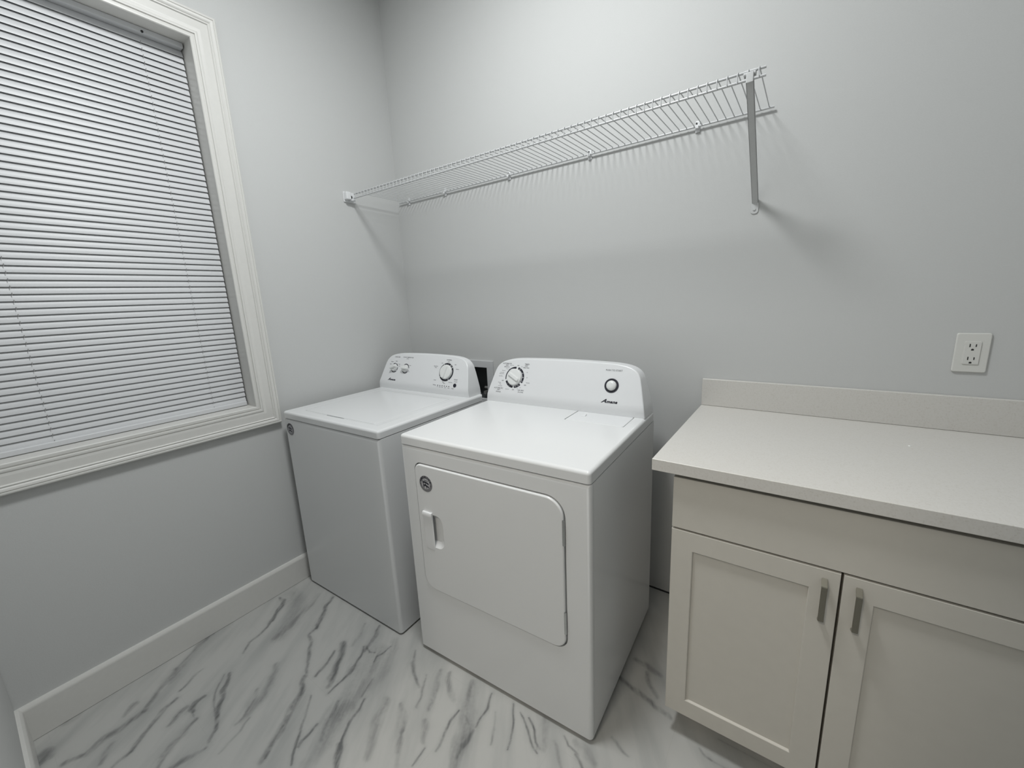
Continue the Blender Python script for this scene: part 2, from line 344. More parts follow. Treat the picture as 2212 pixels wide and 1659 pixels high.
# marble vein strokes on the floor: width, strength, points (x, y)
VEINS = [
 (0.0267, 0.35, [(0.008,-1.286),(0.036,-1.344),(0.07,-1.393),(0.11,-1.452),(0.138,-1.501),(0.179,-1.543),(0.214,-1.578)]),
 (0.0283, 0.4, [(0.214,-1.578),(0.228,-1.638),(0.224,-1.691),(0.236,-1.726),(0.219,-1.767)]),
 (0.0328, 0.3, [(0.101,-1.446),(0.14,-1.464),(0.152,-1.486)]),
 (0.0136, 0.3, [(0.188,-1.389),(0.2,-1.424),(0.231,-1.475)]),
 (0.0185, 0.5, [(0.257,-1.497),(0.273,-1.539),(0.293,-1.57),(0.326,-1.61),(0.354,-1.64),(0.36,-1.67),(0.365,-1.69)]),
 (0.0182, 0.5, [(0.335,-1.429),(0.336,-1.455),(0.351,-1.477),(0.368,-1.479)]),
 (0.0213, 0.45, [(0.327,-1.488),(0.337,-1.512),(0.349,-1.539)]),
 (0.0063, 0.3, [(0.374,-1.478),(0.397,-1.483)]),
 (0.0248, 0.45, [(0.405,-1.487),(0.433,-1.526),(0.45,-1.559),(0.464,-1.588),(0.491,-1.606)]),
 (0.0194, 0.5, [(0.309,-1.341),(0.363,-1.377),(0.41,-1.402),(0.44,-1.424),(0.47,-1.434),(0.511,-1.455),(0.527,-1.481)]),
 (0.0066, 0.3, [(0.293,-1.352),(0.321,-1.382),(0.377,-1.413),(0.429,-1.431)]),
 (0.0154, 0.3, [(0.471,-1.307),(0.509,-1.347),(0.541,-1.383),(0.552,-1.41)]),
 (0.0104, 0.25, [(0.562,-1.369),(0.588,-1.409),(0.598,-1.448),(0.609,-1.479)]),
 (0.0212, 0.35, [(0.544,-1.497),(0.545,-1.53),(0.533,-1.554),(0.532,-1.575)]),
 (0.0263, 0.3, [(0.155,-1.574),(0.153,-1.597),(0.17,-1.617)]),
 (0.0425, 0.25, [(0.014,-1.698),(0.029,-1.725),(0.031,-1.748)]),
 (0.0572, 0.4, [(0.128,-1.798),(0.141,-1.815)]),
 (0.0235, 0.3, [(0.266,-1.663),(0.287,-1.684),(0.317,-1.706)]),
 (0.0221, 0.5, [(0.039,-1.024),(0.077,-1.019),(0.115,-1.059),(0.143,-1.094),(0.159,-1.117)]),
 (0.0139, 0.5, [(0.115,-1.059),(0.143,-1.094),(0.159,-1.117),(0.178,-1.146),(0.198,-1.18),(0.207,-1.227),(0.246,-1.265)]),
 (0.0211, 0.55, [(0.263,-0.883),(0.288,-0.922),(0.322,-0.963),(0.352,-0.994),(0.367,-1.017),(0.382,-1.023)]),
 (0.0161, 0.4, [(0.374,-1.021),(0.383,-1.061),(0.449,-1.092),(0.521,-1.141),(0.555,-1.169)]),
 (0.031, 0.25, [(0.178,-0.907),(0.219,-0.966),(0.246,-1.037),(0.275,-1.115),(0.271,-1.163)]),
 (0.0942, 0.18, [(0.066,-0.968),(0.193,-1.01),(0.244,-1.079),(0.284,-1.14)]),
 (0.0148, 0.55, [(0.563,-1.054),(0.581,-1.096),(0.596,-1.124),(0.608,-1.153)]),
 (0.0298, 0.4, [(0.543,-1.003),(0.576,-1.025),(0.623,-1.075),(0.656,-1.116),(0.688,-1.159)]),
 (0.0076, 0.5, [(0.614,-1.061),(0.644,-1.093),(0.671,-1.13)]),
 (0.0113, 0.7, [(0.647,-0.972),(0.67,-1.005),(0.7,-1.057),(0.703,-1.085),(0.71,-1.134),(0.714,-1.165)]),
 (0.0198, 0.5, [(0.689,-1.045),(0.702,-1.077)]),
 (0.0182, 0.5, [(0.606,-0.864),(0.638,-0.913),(0.659,-0.957),(0.663,-0.983)]),
 (0.0183, 0.25, [(0.541,-0.898),(0.577,-0.952),(0.595,-0.998)]),
 (0.0073, 0.6, [(0.735,-0.908),(0.738,-0.941),(0.729,-0.974),(0.739,-0.993)]),
 (0.0056, 0.5, [(0.656,-0.966),(0.688,-0.973),(0.71,-0.966)]),
 (0.117, 0.2, [(0.722,-0.958),(0.771,-1.053),(0.801,-1.135),(0.813,-1.189)]),
 (0.0424, 0.15, [(0.732,-0.881),(0.778,-0.948),(0.812,-1.014),(0.827,-1.063)]),
 (0.0062, 0.4, [(0.802,-1.044),(0.822,-1.094),(0.826,-1.108)]),
 (0.0113, 0.6, [(0.842,-1.108),(0.863,-1.156),(0.878,-1.194),(0.904,-1.233),(0.927,-1.26)]),
 (0.0231, 0.6, [(0.91,-1.241),(0.925,-1.261),(0.962,-1.29)]),
 (0.0277, 0.4, [(0.562,-1.177),(0.594,-1.204),(0.63,-1.236),(0.657,-1.271),(0.684,-1.313),(0.712,-1.35),(0.732,-1.381),(0.753,-1.409)]),
 (0.0073, 0.5, [(0.647,-1.262),(0.66,-1.275)]),
 (0.0094, 0.6, [(0.74,-1.388),(0.747,-1.404)]),
 (0.0065, 0.4, [(0.669,-1.294),(0.699,-1.336),(0.727,-1.372)]),
 (0.0103, 0.55, [(0.663,-1.209),(0.696,-1.236),(0.731,-1.268),(0.757,-1.293),(0.777,-1.316),(0.815,-1.351),(0.843,-1.372)]),
 (0.0124, 0.45, [(0.789,-1.253),(0.792,-1.284),(0.798,-1.311),(0.803,-1.325)]),
 (0.0178, 0.4, [(0.77,-1.171),(0.788,-1.196),(0.798,-1.224),(0.825,-1.248),(0.847,-1.27)]),
 (0.0712, 0.22, [(0.815,-1.162),(0.837,-1.222),(0.864,-1.272),(0.874,-1.328)]),
 (0.0367, 0.25, [(0.427,-1.221),(0.477,-1.262),(0.522,-1.307),(0.523,-1.344),(0.551,-1.386)]),
 (0.0382, 0.25, [(0.911,-1.068),(0.95,-1.123),(0.98,-1.173),(1.016,-1.218)]),
 (0.0228, 0.25, [(0.972,-1.049),(1.019,-1.078),(1.047,-1.097)]),
 (0.0232, 0.2, [(1.047,-1.106),(1.081,-1.149),(1.113,-1.185)]),
 (0.0115, 0.35, [(0.963,-0.928),(1.005,-0.991),(1.021,-1.027)]),
 (0.0149, 0.4, [(0.834,-0.865),(0.874,-0.912),(0.935,-0.95),(0.972,-0.973)]),
 (0.0096, 0.4, [(0.954,-0.917),(0.988,-0.963),(1.011,-1.003),(1.024,-1.029)]),
 (0.023, 0.35, [(0.987,-0.87),(1.023,-0.921),(1.05,-0.968),(1.068,-1.009)]),
 (0.0245, 0.25, [(1.028,-0.874),(1.077,-0.914),(1.116,-0.934)]),
 (0.0511, 0.33, [(1.126,-0.849),(1.165,-0.91),(1.192,-0.952),(1.215,-0.977),(1.225,-1.008),(1.234,-1.045),(1.239,-1.069),(1.257,-1.097)]),
 (0.0065, 0.5, [(1.189,-0.953),(1.213,-0.97)]),
 (0.0167, 0.5, [(1.237,-0.977),(1.243,-1.018),(1.239,-1.042),(1.248,-1.074)]),
 (0.0089, 0.6, [(1.215,-0.842),(1.236,-0.898),(1.237,-0.942),(1.241,-0.967)]),
 (0.0106, 0.5, [(1.155,-0.951),(1.156,-0.992),(1.171,-1.036),(1.18,-1.063),(1.187,-1.087)]),
 (0.0051, 0.4, [(1.146,-1.104),(1.149,-1.136),(1.151,-1.161)]),
 (0.0268, 0.2, [(0.971,-1.046),(0.996,-1.08),(1.037,-1.109),(1.083,-1.152)]),
 (0.0237, 0.25, [(1.082,-1.04),(1.107,-1.063),(1.122,-1.094)]),
 (0.0073, 0.55, [(1.299,-0.831),(1.331,-0.876),(1.351,-0.917),(1.37,-0.959)]),
 (0.0065, 0.5, [(1.34,-0.842),(1.362,-0.856),(1.397,-0.886),(1.438,-0.914),(1.449,-0.92)]),
 (0.0058, 0.45, [(1.372,-0.841),(1.407,-0.865),(1.432,-0.893),(1.451,-0.905)]),
 (0.0067, 0.25, [(1.266,-0.891),(1.291,-0.934),(1.315,-0.981)]),
 (0.0384, 0.22, [(1.42,-0.818),(1.44,-0.862),(1.454,-0.899)]),
 (0.0079, 0.35, [(1.493,-0.827),(1.518,-0.846),(1.552,-0.852),(1.583,-0.88)]),
 (0.0317, 0.2, [(1.532,-0.826),(1.582,-0.838),(1.612,-0.852)]),
 (0.0124, 0.2, [(1.48,-0.861),(1.506,-0.889),(1.528,-0.916)]),
 (0.0244, 0.35, [(1.569,-0.537),(1.613,-0.555),(1.666,-0.565),(1.72,-0.572),(1.758,-0.583)]),
 (0.0277, 0.3, [(1.591,-0.427),(1.632,-0.437),(1.682,-0.454)]),
 (0.0133, 0.3, [(1.564,-0.166),(1.6,-0.229)]),
 (0.008, 0.3, [(1.602,-0.365),(1.611,-0.382)]),
 (0.0197, 0.3, [(1.631,-0.467),(1.663,-0.509),(1.702,-0.537)]),
 (0.0116, 0.3, [(1.625,-0.75),(1.653,-0.764),(1.687,-0.778)]),
 (0.0069, 0.35, [(1.86,-0.633),(1.877,-0.649),(1.895,-0.653)]),
 (0.0067, 0.3, [(1.901,-0.575),(1.922,-0.603),(1.944,-0.627)]),
 (0.0062, 0.4, [(1.551,-0.855),(1.571,-0.868),(1.586,-0.878)]),
]
# ---------------------------------------------------------------- room
# The left wall runs a little over one degree off square.
LWA = -0.0223
def lwx(x, y): return x + LWA * (y + 1.2)
def skew(bm):
    for v in bm.verts: v.co.x = lwx(v.co.x, v.co.y)

CEIL = 3.06
YF = -1.8344          # inner face of the front wall
XR = 2.66             # inner face of the right wall
DX0, DX1, DZ = 1.10, 1.95, 2.05     # doorway the photographer stands in

def grid_lines(lo, hi, a, b, step):
    mid = list(np.arange(a, b + 1e-6, step))
    return sorted(set([lo, (lo + a) / 2] + [round(float(v), 5) for v in mid] + [(hi + b) / 2, hi]))
gx = np.array(grid_lines(-0.16, 2.82, 0.0, 1.90, 0.003))
gy = np.array(grid_lines(-3.6, 0.12, -1.835, -0.40, 0.003))
XX, YY = np.meshgrid(gx, gy)
vein = np.zeros_like(XX)
rng = np.random.default_rng(3)
def value_noise(U, V, seed):
    r = np.random.default_rng(seed); g = r.random((257, 257))
    iu = np.floor(U).astype(int); iv = np.floor(V).astype(int); fu = U - iu; fv = V - iv
    fu = fu * fu * (3 - 2 * fu); fv = fv * fv * (3 - 2 * fv)
    a = g[iv % 256, iu % 256]; b = g[iv % 256, (iu + 1) % 256]; c = g[(iv + 1) % 256, iu % 256]; d = g[(iv + 1) % 256, (iu + 1) % 256]
    return (a * (1 - fu) + b * fu) * (1 - fv) + (c * (1 - fu) + d * fu) * fv
ca_, sa_ = math.cos(math.radians(-57)), math.sin(math.radians(-57))
AL = XX * ca_ + YY * sa_; AC = -XX * sa_ + YY * ca_       # along / across the marble's grain
streak = value_noise(AL * 9 + 40, AC * 55 + 40, 1) * .5 + value_noise(AL * 20 + 9, AC * 120 + 7, 2) * .3 + value_noise(XX * 140 + 50, YY * 140 + 50, 5) * .2
wanderx = (value_noise(XX * 28 + 70, YY * 28 + 70, 7) - .5) * .020 + (value_noise(XX * 90 + 70, YY * 90 + 70, 8) - .5) * .0022
wandery = (value_noise(XX * 28 + 20, YY * 28 + 90, 9) - .5) * .020 + (value_noise(XX * 90 + 20, YY * 90 + 90, 10) - .5) * .0022
for w, st, pts in VEINS:
    P = np.array(pts)
    # densify with a small natural wander
    seg = np.hypot(*(P[1:] - P[:-1]).T)
    Q = [P[0]]
    for i in range(len(P) - 1):
        n = max(2, int(seg[i] / 0.012))
        for k in range(1, n + 1):
            Q.append(P[i] + (P[i + 1] - P[i]) * k / n)
    Q = np.array(Q)
    wob = rng.normal(0, 1, Q.shape)
    for _ in range(2): wob[1:-1] = (wob[:-2] + wob[1:-1] + wob[2:]) / 3
    Q = Q + wob * min(0.004, w * 0.18)
    lo = Q.min(0) - w * 2 - .02; hi = Q.max(0) + w * 2 + .02
    m = (XX > lo[0]) & (XX < hi[0]) & (YY > lo[1]) & (YY < hi[1])
    wk = min(0.8, 0.3 + w * 8)
    px = XX[m] + wanderx[m] * wk; py = YY[m] + wandery[m] * wk
    best = np.full(px.shape, 9.0); tt = np.zeros(px.shape)
    for i in range(len(Q) - 1):
        d = Q[i + 1] - Q[i]; L2 = d @ d + 1e-12
        t = np.clip(((px - Q[i][0]) * d[0] + (py - Q[i][1]) * d[1]) / L2, 0, 1)
        dist = np.hypot(px - Q[i][0] - t * d[0], py - Q[i][1] - t * d[1])
        u = dist < best
        best = np.where(u, dist, best); tt = np.where(u, (i + t) / (len(Q) - 1), tt)
    half = max(w * 0.60, 0.0048) * (0.55 + 0.45 * np.sin(np.clip(tt, 0.06, 0.94) * PI) ** 0.5)
    sk = np.clip((streak[m] - .28) / .38, 0, 1)
    core = np.clip(1 - (best / half) ** 1.8, 0, 1)
    halo = np.clip(1 - best / (half * 2.4 + .006), 0, 1) ** 1.5
    a = np.clip(1.30 * st * (core * (.55 + .70 * sk) + .34 * halo * (.35 + sk)), 0, .95)
    vein[m] = 1 - (1 - vein[m]) * (1 - a)
bm = bmesh.new()
rows = [[bm.verts.new((float(gx[i]), float(gy[j]), 0.0)) for i in range(len(gx))] for j in range(len(gy))]
for j in range(len(gy) - 1):
    for i in range(len(gx) - 1):
        bm.faces.new((rows[j][i], rows[j][i + 1], rows[j + 1][i + 1], rows[j + 1][i]))
fl = finish('floor', bm, M['marble'], smooth=None, kind='structure')
at = fl.data.attributes.new('vein', 'FLOAT', 'POINT')
at.data.foreach_set('value', vein.astype(np.float32).ravel())

bm = bmesh.new(); box(bm, -0.16, 2.82, -3.6, 0.12, CEIL, CEIL + 0.08)
finish('ceiling', bm, M['ceiling'], smooth=None, kind='structure')

# washer supply box opening in the back wall
BX0, BX1, BZ0, BZ1 = 0.40, 0.592, 0.825, 1.004
bm = bmesh.new()
box(bm, -0.16, BX0, 0, 0.12, 0, CEIL); box(bm, BX1, 2.82, 0, 0.12, 0, CEIL)
box(bm, BX0, BX1, 0, 0.12, 0, BZ0); box(bm, BX0, BX1, 0, 0.12, BZ1, CEIL)
finish('wall_back', bm, M['wall'], smooth=None, kind='structure')

WY0, WY1, WZ0, WZ1 = -1.723, -0.957, 0.940, 2.413      # window opening
bm = bmesh.new()
box(bm, -0.16, 0, -1.96, WY0, 0, CEIL); box(bm, -0.16, 0, WY1, 0, 0, CEIL)
box(bm, -0.16, 0, WY0, WY1, 0, WZ0); box(bm, -0.16, 0, WY0, WY1, WZ1, CEIL)
skew(bm)
finish('wall_left', bm, M['wall'], smooth=None, kind='structure')

bm = bmesh.new(); box(bm, XR, XR + 0.12, YF - 0.12, 0.0, 0, CEIL)
finish('wall_right', bm, M['wall'], smooth=None, kind='structure')

bm = bmesh.new()
box(bm, 0.0165, DX0, YF - 0.12, YF, 0, CEIL); box(bm, DX1, XR, YF - 0.12, YF, 0, CEIL)
box(bm, DX0, DX1, YF - 0.12, YF, DZ, CEIL)
finish('wall_front', bm, M['wall'], smooth=None, kind='structure')

bm = bmesh.new()
box(bm, 0.3, 2.7, -3.6, -3.5, 0, CEIL)
finish('wall_hall', bm, M['wall'], smooth=None, kind='structure')

# baseboards
def base_profile(t, h):
    return [(0, 0), (t, 0), (t, h - 0.016), (t - 0.003, h - 0.007), (t - 0.008, h), (0, h)]
BBH, BBT = 0.1295, 0.0165
bm = bmesh.new()
pr = base_profile(BBT, BBH)
a = [bm.verts.new((x, -0.002, z + 0.0015)) for x, z in pr]
b_ = [bm.verts.new((x, YF + x * 0.999, z + 0.0015)) for x, z in pr]
for i in range(len(pr)):
    bm.faces.new((a[i], a[(i + 1) % len(pr)], b_[(i + 1) % len(pr)], b_[i]))
bm.faces.new(a); bm.faces.new(b_[::-1]); skew(bm)
finish('baseboard_left', bm, M['trim'], kind='structure')
bm = bmesh.new()
x_in = lwx(0, YF)
a = [bm.verts.new((x_in + x * 0.999, YF + x, z + 0.0015)) for x, z in pr]
b_ = [bm.verts.new((DX0 - 0.09, YF + x, z + 0.0015)) for x, z in pr]
for i in range(len(pr)):
    bm.faces.new((a[i], a[(i + 1) % len(pr)], b_[(i + 1) % len(pr)], b_[i]))
bm.faces.new(a); bm.faces.new(b_[::-1])
finish('baseboard_front', bm, M['trim'], kind='structure')
# dark strip paints the gap's shade under the back wall, beside the cabinet
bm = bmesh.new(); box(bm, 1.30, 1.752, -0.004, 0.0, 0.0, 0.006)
finish('wall_gap_shade', bm, M['dark'], smooth=None, kind='structure')

# ---------------------------------------------------------------- window
win = bpy.data.objects.new('window_1', None); COL.objects.link(win)
win['kind'] = 'structure'; win['label'] = 'white framed window with stepped casing on the left wall'; win['category'] = 'window'
def ring_profile(prof):
    """mitred casing around the opening; prof = [(distance outward from opening, thickness)]"""
    bm = bmesh.new()
    cols = []
    for d, t in prof:
        cols.append([bm.verts.new((t, y, z)) for y, z in ((WY0 - d, WZ0 - d), (WY1 + d, WZ0 - d), (WY1 + d, WZ1 + d), (WY0 - d, WZ1 + d))])
    n = len(cols)
    for i in range(n):
        p = cols[i]; q = cols[(i + 1) % n]
        for k in range(4):
            bm.faces.new((p[k], p[(k + 1) % 4], q[(k + 1) % 4], q[k]))
    skew(bm)
    return bm
PROF = [(-0.004, 0.0005), (-0.004, 0.0085), (-0.0015, 0.0110), (0.004, 0.0118), (0.0085, 0.0105), (0.0100, 0.0082), (0.0128, 0.0082), (0.0142, 0.0128),
        (0.0180, 0.0140), (0.0225, 0.0128), (0.0240, 0.0108), (0.0270, 0.0108), (0.0330, 0.0136), (0.0360, 0.0140), (0.0600, 0.0140), (0.0612, 0.0142), (0.0640, 0.0186),
        (0.0660, 0.0190), (0.0672, 0.0168), (0.0690, 0.0168), (0.0705, 0.0190), (0.0760, 0.0222), (0.0800, 0.0230), (0.0815, 0.0208), (0.0832, 0.0208), (0.0845, 0.0232), (0.0890, 0.0232), (0.0925, 0.0212), (0.0930, 0.0185), (0.0930, 0.0005)]
finish('casing', ring_profile(PROF), M['trim'], win, smooth=28)
bm = bmesh.new()     # jamb extension lining the opening
t = 0.012
for (y0, y1, z0, z1) in ((WY0, WY1, WZ0, WZ0 + t * 0.2), (WY0, WY1, WZ1 - t * 0.2, WZ1), (WY0, WY0 + t * 0.2, WZ0, WZ1), (WY1 - t * 0.2, WY1, WZ0, WZ1)):
    box(bm, -0.155, 0.004, y0, y1, z0, z1)
skew(bm)
finish('jamb', bm, M['trim'], win, smooth=None)
bm = bmesh.new()
s0, s1 = 0.0026, 0.042
for (y0, y1, z0, z1) in ((WY0 + s0, WY1 - s0, WZ0 + s0, WZ0 + s1), (WY0 + s0, WY1 - s0, WZ1 - s1, WZ1 - s0), (WY0 + s0, WY0 + s1, WZ0 + s1, WZ1 - s1), (WY1 - s1, WY1 - s0, WZ0 + s1, WZ1 - s1), (WY0 + s1, WY1 - s1, 1.66, 1.70)):
    box(bm, -0.150, -0.112, y0, y1, z0, z1, 0.003, 2)
skew(bm)
finish('sash_frame', bm, M['frame_vinyl'], win)
bm = bmesh.new(); box(bm, -0.134, -0.130, WY0 + s1, WY1 - s1, WZ0 + s1, WZ1 - s1); skew(bm)
finish('pane', bm, M['glass'], win, smooth=None)

# ---------------------------------------------------------------- window blind
BXC = -0.082                                   # slat axis, inside the jamb
yA, yB = WY0 + 0.009, WY1 - 0.007
blind = thing('window_blind', 'closed white horizontal mini blind hanging inside the window casing', 'window blind', (lwx(BXC, -1.34), -1.34, 0.9435))
def toB(bm):
    """world points -> blind local"""
    skew(bm)
    o = Vector(blind.location)
    for v in bm.verts: v.co -= o
bm = bmesh.new()
box(bm, BXC - 0.010, BXC + 0.024, yA, yB, 2.3915, 2.4105, 0.003, 3); toB(bm)
finish('headrail', bm, M['blind'], blind)
PITCH, NSL = 0.02262, 63
z_top = 2.3785
bm = bmesh.new()
TILT = math.radians(70)
for k in range(NSL):
    zc = z_top - PITCH * k
    sec = []
    for j in range(7):
        s_ = (j / 6 - 0.5) * 0.0256
        c_ = 0.0019 * (1 - (2 * j / 6 - 1) ** 2)
        # lower edge toward the room
        dx = -s_ * math.cos(TILT) + c_ * math.sin(TILT)
        dz = s_ * math.sin(TILT) + c_ * math.cos(TILT)
        sec.append((BXC + dx, zc + dz))
    for q in (0, 1):
        pass
    A = [bm.verts.new((x, yA, z)) for x, z in sec]; B = [bm.verts.new((x, yB, z)) for x, z in sec]
    A2 = [bm.verts.new((x - 0.0004, yA, z - 0.0002)) for x, z in sec]; B2 = [bm.verts.new((x - 0.0004, yB, z - 0.0002)) for x, z in sec]
    for j in range(6):
        bm.faces.new((A[j], A[j + 1], B[j + 1], B[j])); bm.faces.new((A2[j], B2[j], B2[j + 1], A2[j + 1]))
    bm.faces.new((A[0], B[0], B2[0], A2[0])); bm.faces.new((A[6], A2[6], B2[6], B[6]))
toB(bm)
finish('slats', bm, M['blind'], blind, smooth=60)
bm = bmesh.new(); box(bm, BXC - 0.010, BXC + 0.012, yA, yB, 0.9440, 0.9640, 0.0035, 3); toB(bm)
finish('bottom_rail', bm, M['blind'], blind)
for yc in (-1.095, -1.577):
    bm = bmesh.new()
    # the ladder string shows at each slat gap
    for k in range(NSL):
        zc = z_top - PITCH * (k + 0.5)
        tube(bm, [(BXC + 0.0068, yc + 0.0003, zc + 0.0035), (BXC + 0.0062, yc - 0.0006, zc - 0.006)], 0.0009, 6)
    toB(bm)
    finish('ladder_cord', bm, M['cord'], blind)
bm = bmesh.new()      # little cord lock button under the headrail
tube(bm, [(BXC + 0.022, -1.090, 2.3955), (BXC + 0.0260, -1.090, 2.3950)], 0.0042, 10); toB(bm)
finish('cord_lock', bm, M['dark'], blind)

# ---------------------------------------------------------------- wire shelf
ZS, YFR, XL, XE = 1.9497, -0.3222, -0.004, 1.873
sh = thing('wire_shelf', 'long white ventilated wire shelf fixed high on the back wall', 'wire shelf', (0.94, 0.0, ZS))
def sloc(bm):
    for v in bm.verts: v.co -= Vector((0.94, 0.0, ZS))
bm = bmesh.new(); tube(bm, [(XL + 0.006, -0.0115, ZS), (XE - 0.001, -0.0115, ZS)], 0.0034, 10); sloc(bm)
finish('back_rail', bm, M['wire'], sh)
bm = bmesh.new(); tube(bm, [(XL + 0.020, YFR, ZS), (XE, YFR, ZS)], 0.0034, 10); sloc(bm)
finish('front_rail', bm, M['wire'], sh)
bm = bmesh.new(); tube(bm, [(XL + 0.020, YFR - 0.004, ZS - 0.0215), (XE + 0.001, YFR - 0.004, ZS - 0.0215)], 0.0034, 10); sloc(bm)
finish('lip_rail', bm, M['wire'], sh)
bm = bmesh.new()
k = 0
while True:
    x = 1.857 - 0.02565 * k
    if x < 0.012: break
    zt = ZS + 0.0045
    tube(bm, [(x, -0.0085, ZS + 0.0005), (x, -0.0105, zt - 0.0006), (x, -0.016, zt), (x, YFR - 0.001, zt), (x, YFR - 0.0055, zt - 0.002), (x, YFR - 0.0082, ZS - 0.004), (x, YFR - 0.0082, ZS - 0.0245)], 0.00165, 6)
    k += 1
sloc(bm)
finish('deck_wires', bm, M['wire'], sh)
for i, x in enumerate((0.079, 0.371, 0.796, 1.215, 1.637)):
    bm = bmesh.new()
    box(bm, x - 0.008, x + 0.008, -0.005, -0.0003, ZS - 0.018, ZS + 0.020, 0.002, 2)
    box(bm, x - 0.0055, x + 0.0055, -0.0175, -0.003, ZS - 0.0075, ZS - 0.0035, 0.0015, 2)
    box(bm, x - 0.0055, x + 0.0055, -0.0180, -0.0145, ZS - 0.0075, ZS + 0.002, 0.0012, 2)
    sloc(bm)
    cl = finish('wall_clip', bm, M['plastic'], sh)
    if i in (2, 3, 4):
        bm = bmesh.new(); tube(bm, [(x - 0.003, -0.0048, ZS + 0.012), (x - 0.0045, -0.0072, ZS + 0.0125)], 0.0028, 10); sloc(bm)
        finish('nail_head', bm, M['dark'], cl)
# end bracket on the left wall
bm = bmesh.new()
xw = lwx(0, -0.335)
box(bm, xw + 0.0004, xw + 0.007, -0.368, -0.300, ZS - 0.040, ZS + 0.012, 0.003, 3)
box(bm, xw + 0.005, xw + 0.032, -0.366, -0.338, ZS - 0.030, ZS + 0.008, 0.004, 3)
box(bm, xw + 0.005, xw + 0.030, -0.338, -0.312, ZS - 0.034, ZS - 0.026, 0.003, 3)
sloc(bm)
eb = finish('end_bracket', bm, M['plastic'], sh)
bm = bmesh.new(); tube(bm, [(xw + 0.006, -0.325, ZS - 0.012), (xw + 0.0125, -0.325, ZS - 0.012)], 0.0065, 12); sloc(bm)
finish('screw_hole', bm, M['slot'], eb)
# diagonal support brace
bm = bmesh.new()
bxc = 1.836
p0 = Vector((bxc, YFR - 0.003, ZS - 0.022)); p1 = Vector((bxc, -0.003, 1.662))
d = (p1 - p0).normalized(); nrm = d.cross(Vector((1, 0, 0))).normalized()
def strut(w0, w1, h0, h1):
    vs = []
    for P in (p0 - d * 0.004, p1):
        for sx_, hh in ((w0, h0), (w1, h0), (w1, h1), (w0, h1)):
            vs.append(bm.verts.new(P + Vector((sx_, 0, 0)) + nrm * hh))
    for f in ((0, 1, 2, 3), (4, 7, 6, 5), (0, 4, 5, 1), (1, 5, 6, 2), (2, 6, 7, 3), (3, 7, 4, 0)):
        bm.faces.new([vs[i] for i in f])
strut(-0.0095, 0.0095, -0.001, 0.001)
strut(-0.0095, -0.0078, -0.009, 0.001); strut(0.0078, 0.0095, -0.009, 0.001)
sloc(bm)
br = finish('support_brace', bm, M['brace'], sh, smooth=None)
bm = bmesh.new()
box(bm, bxc - 0.016, bxc + 0.014, YFR - 0.008, YFR + 0.010, ZS - 0.010, ZS - 0.003, 0.002, 2)
box(bm, bxc - 0.016, bxc + 0.014, YFR + 0.004, YFR + 0.010, ZS - 0.012, ZS + 0.007, 0.002, 2)
box(bm, bxc - 0.009, bxc + 0.009, YFR - 0.010, YFR - 0.004, ZS - 0.030, ZS - 0.004, 0.002, 2)
sloc(bm)
finish('brace_hook', bm, M['brace'], br)
bm = bmesh.new()
prism_y(bm, rrect(bxc - 0.013, bxc + 0.011, 1.626, 1.672, (0.010, 0.010, 0.003, 0.003), 6), -0.0035, -0.0003, 0.001, 2)
tube(bm, [(bxc - 0.002, -0.003, 1.641), (bxc - 0.002, -0.0065, 1.641)], 0.0045, 12)
sloc(bm)
finish('wall_anchor', bm, M['brace'], br)

# ---------------------------------------------------------------- appliances: shared builders
ALPHA = math.atan(0.05 / 0.12)
YS0, ZB = None, 0.035
def console_outline(w):
    """left half of the arched outline as (inset from the end, height), foot to crown"""
    pts = [(.001, 0), (.0025, .010), (.0040, .022), (.006, .035), (.0095, .05), (.0145, .07), (.0195, .09), (.0245, .11)]
    P = [Vector(p) for p in ((.0295, .128), (.040, .172), (.066, .1885), (.165, .1925))]
    for k in range(21):
        t = k / 20
        q = P[0] * (1 - t) ** 3 + P[1] * 3 * t * (1 - t) ** 2 + P[2] * 3 * t * t * (1 - t) + P[3] * t ** 3
        pts.append((q.x, q.y))
    for k in range(1, 7):
        t = k / 7
        pts.append((.165 + (w / 2 - .165) * t, .1925 + .0035 * (1 - (1 - t) ** 2)))
    return pts
def make_console(parent, x0, x1, y0, yb, z0, mat):
    w = x1 - x0
    half = console_outline(w)
    left = [Vector((x0 + t, z)) for t, z in half]
    nrm = []
    for i in range(len(left)):
        a = left[max(i - 1, 0)]; c = left[min(i + 1, len(left) - 1)]
        d = (c - a).normalized(); nrm.append(Vector((-d.y, d.x)))
    def yf(z): return y0 + max(0, z - ZB) * 0.05 / 0.12
    def ring(inset, dy, back=None):
        L = []
        for p, n in zip(left, nrm):
            q = p - n * inset
            zz = max(q.y, 0.0)
            yy = yf(zz) + dy if back is None else yb - back - float(np.interp(p.y, [0, .1, .15, .18, .19, .196], [0, .0, .002, .005, .008, .010]))
            L.append(Vector((q.x, yy, z0 + zz)))
        R = [Vector((x0 + x1 - v.x, v.y, v.z)) for v in L[::-1]]
        return L + R
    bm = bmesh.new()
    rs = []
    for inset, dy, back in ((.0045, 0, None), (.0028, .0004, None), (.0013, .0013, None), (.0004, .0028, None), (0, .0045, None), (0, 0, .004), (.002, 0, .001), (.006, 0, 0)):
        rs.append([bm.verts.new(v) for v in ring(inset, dy, back)])
    n = len(rs[0])
    for a, b2 in zip(rs[:-1], rs[1:]):
        for k in range(n): bm.faces.new((a[k], a[(k + 1) % n], b2[(k + 1) % n], b2[k]))
    m = n // 2
    for r_, fl_ in ((rs[0], False), (rs[-1], True)):
        for k in range(m - 1):
            q = (r_[k], r_[k + 1], r_[n - 2 - k], r_[n - 1 - k])
            bm.faces.new(q)
    return finish('console', bm, mat, parent, smooth=32)
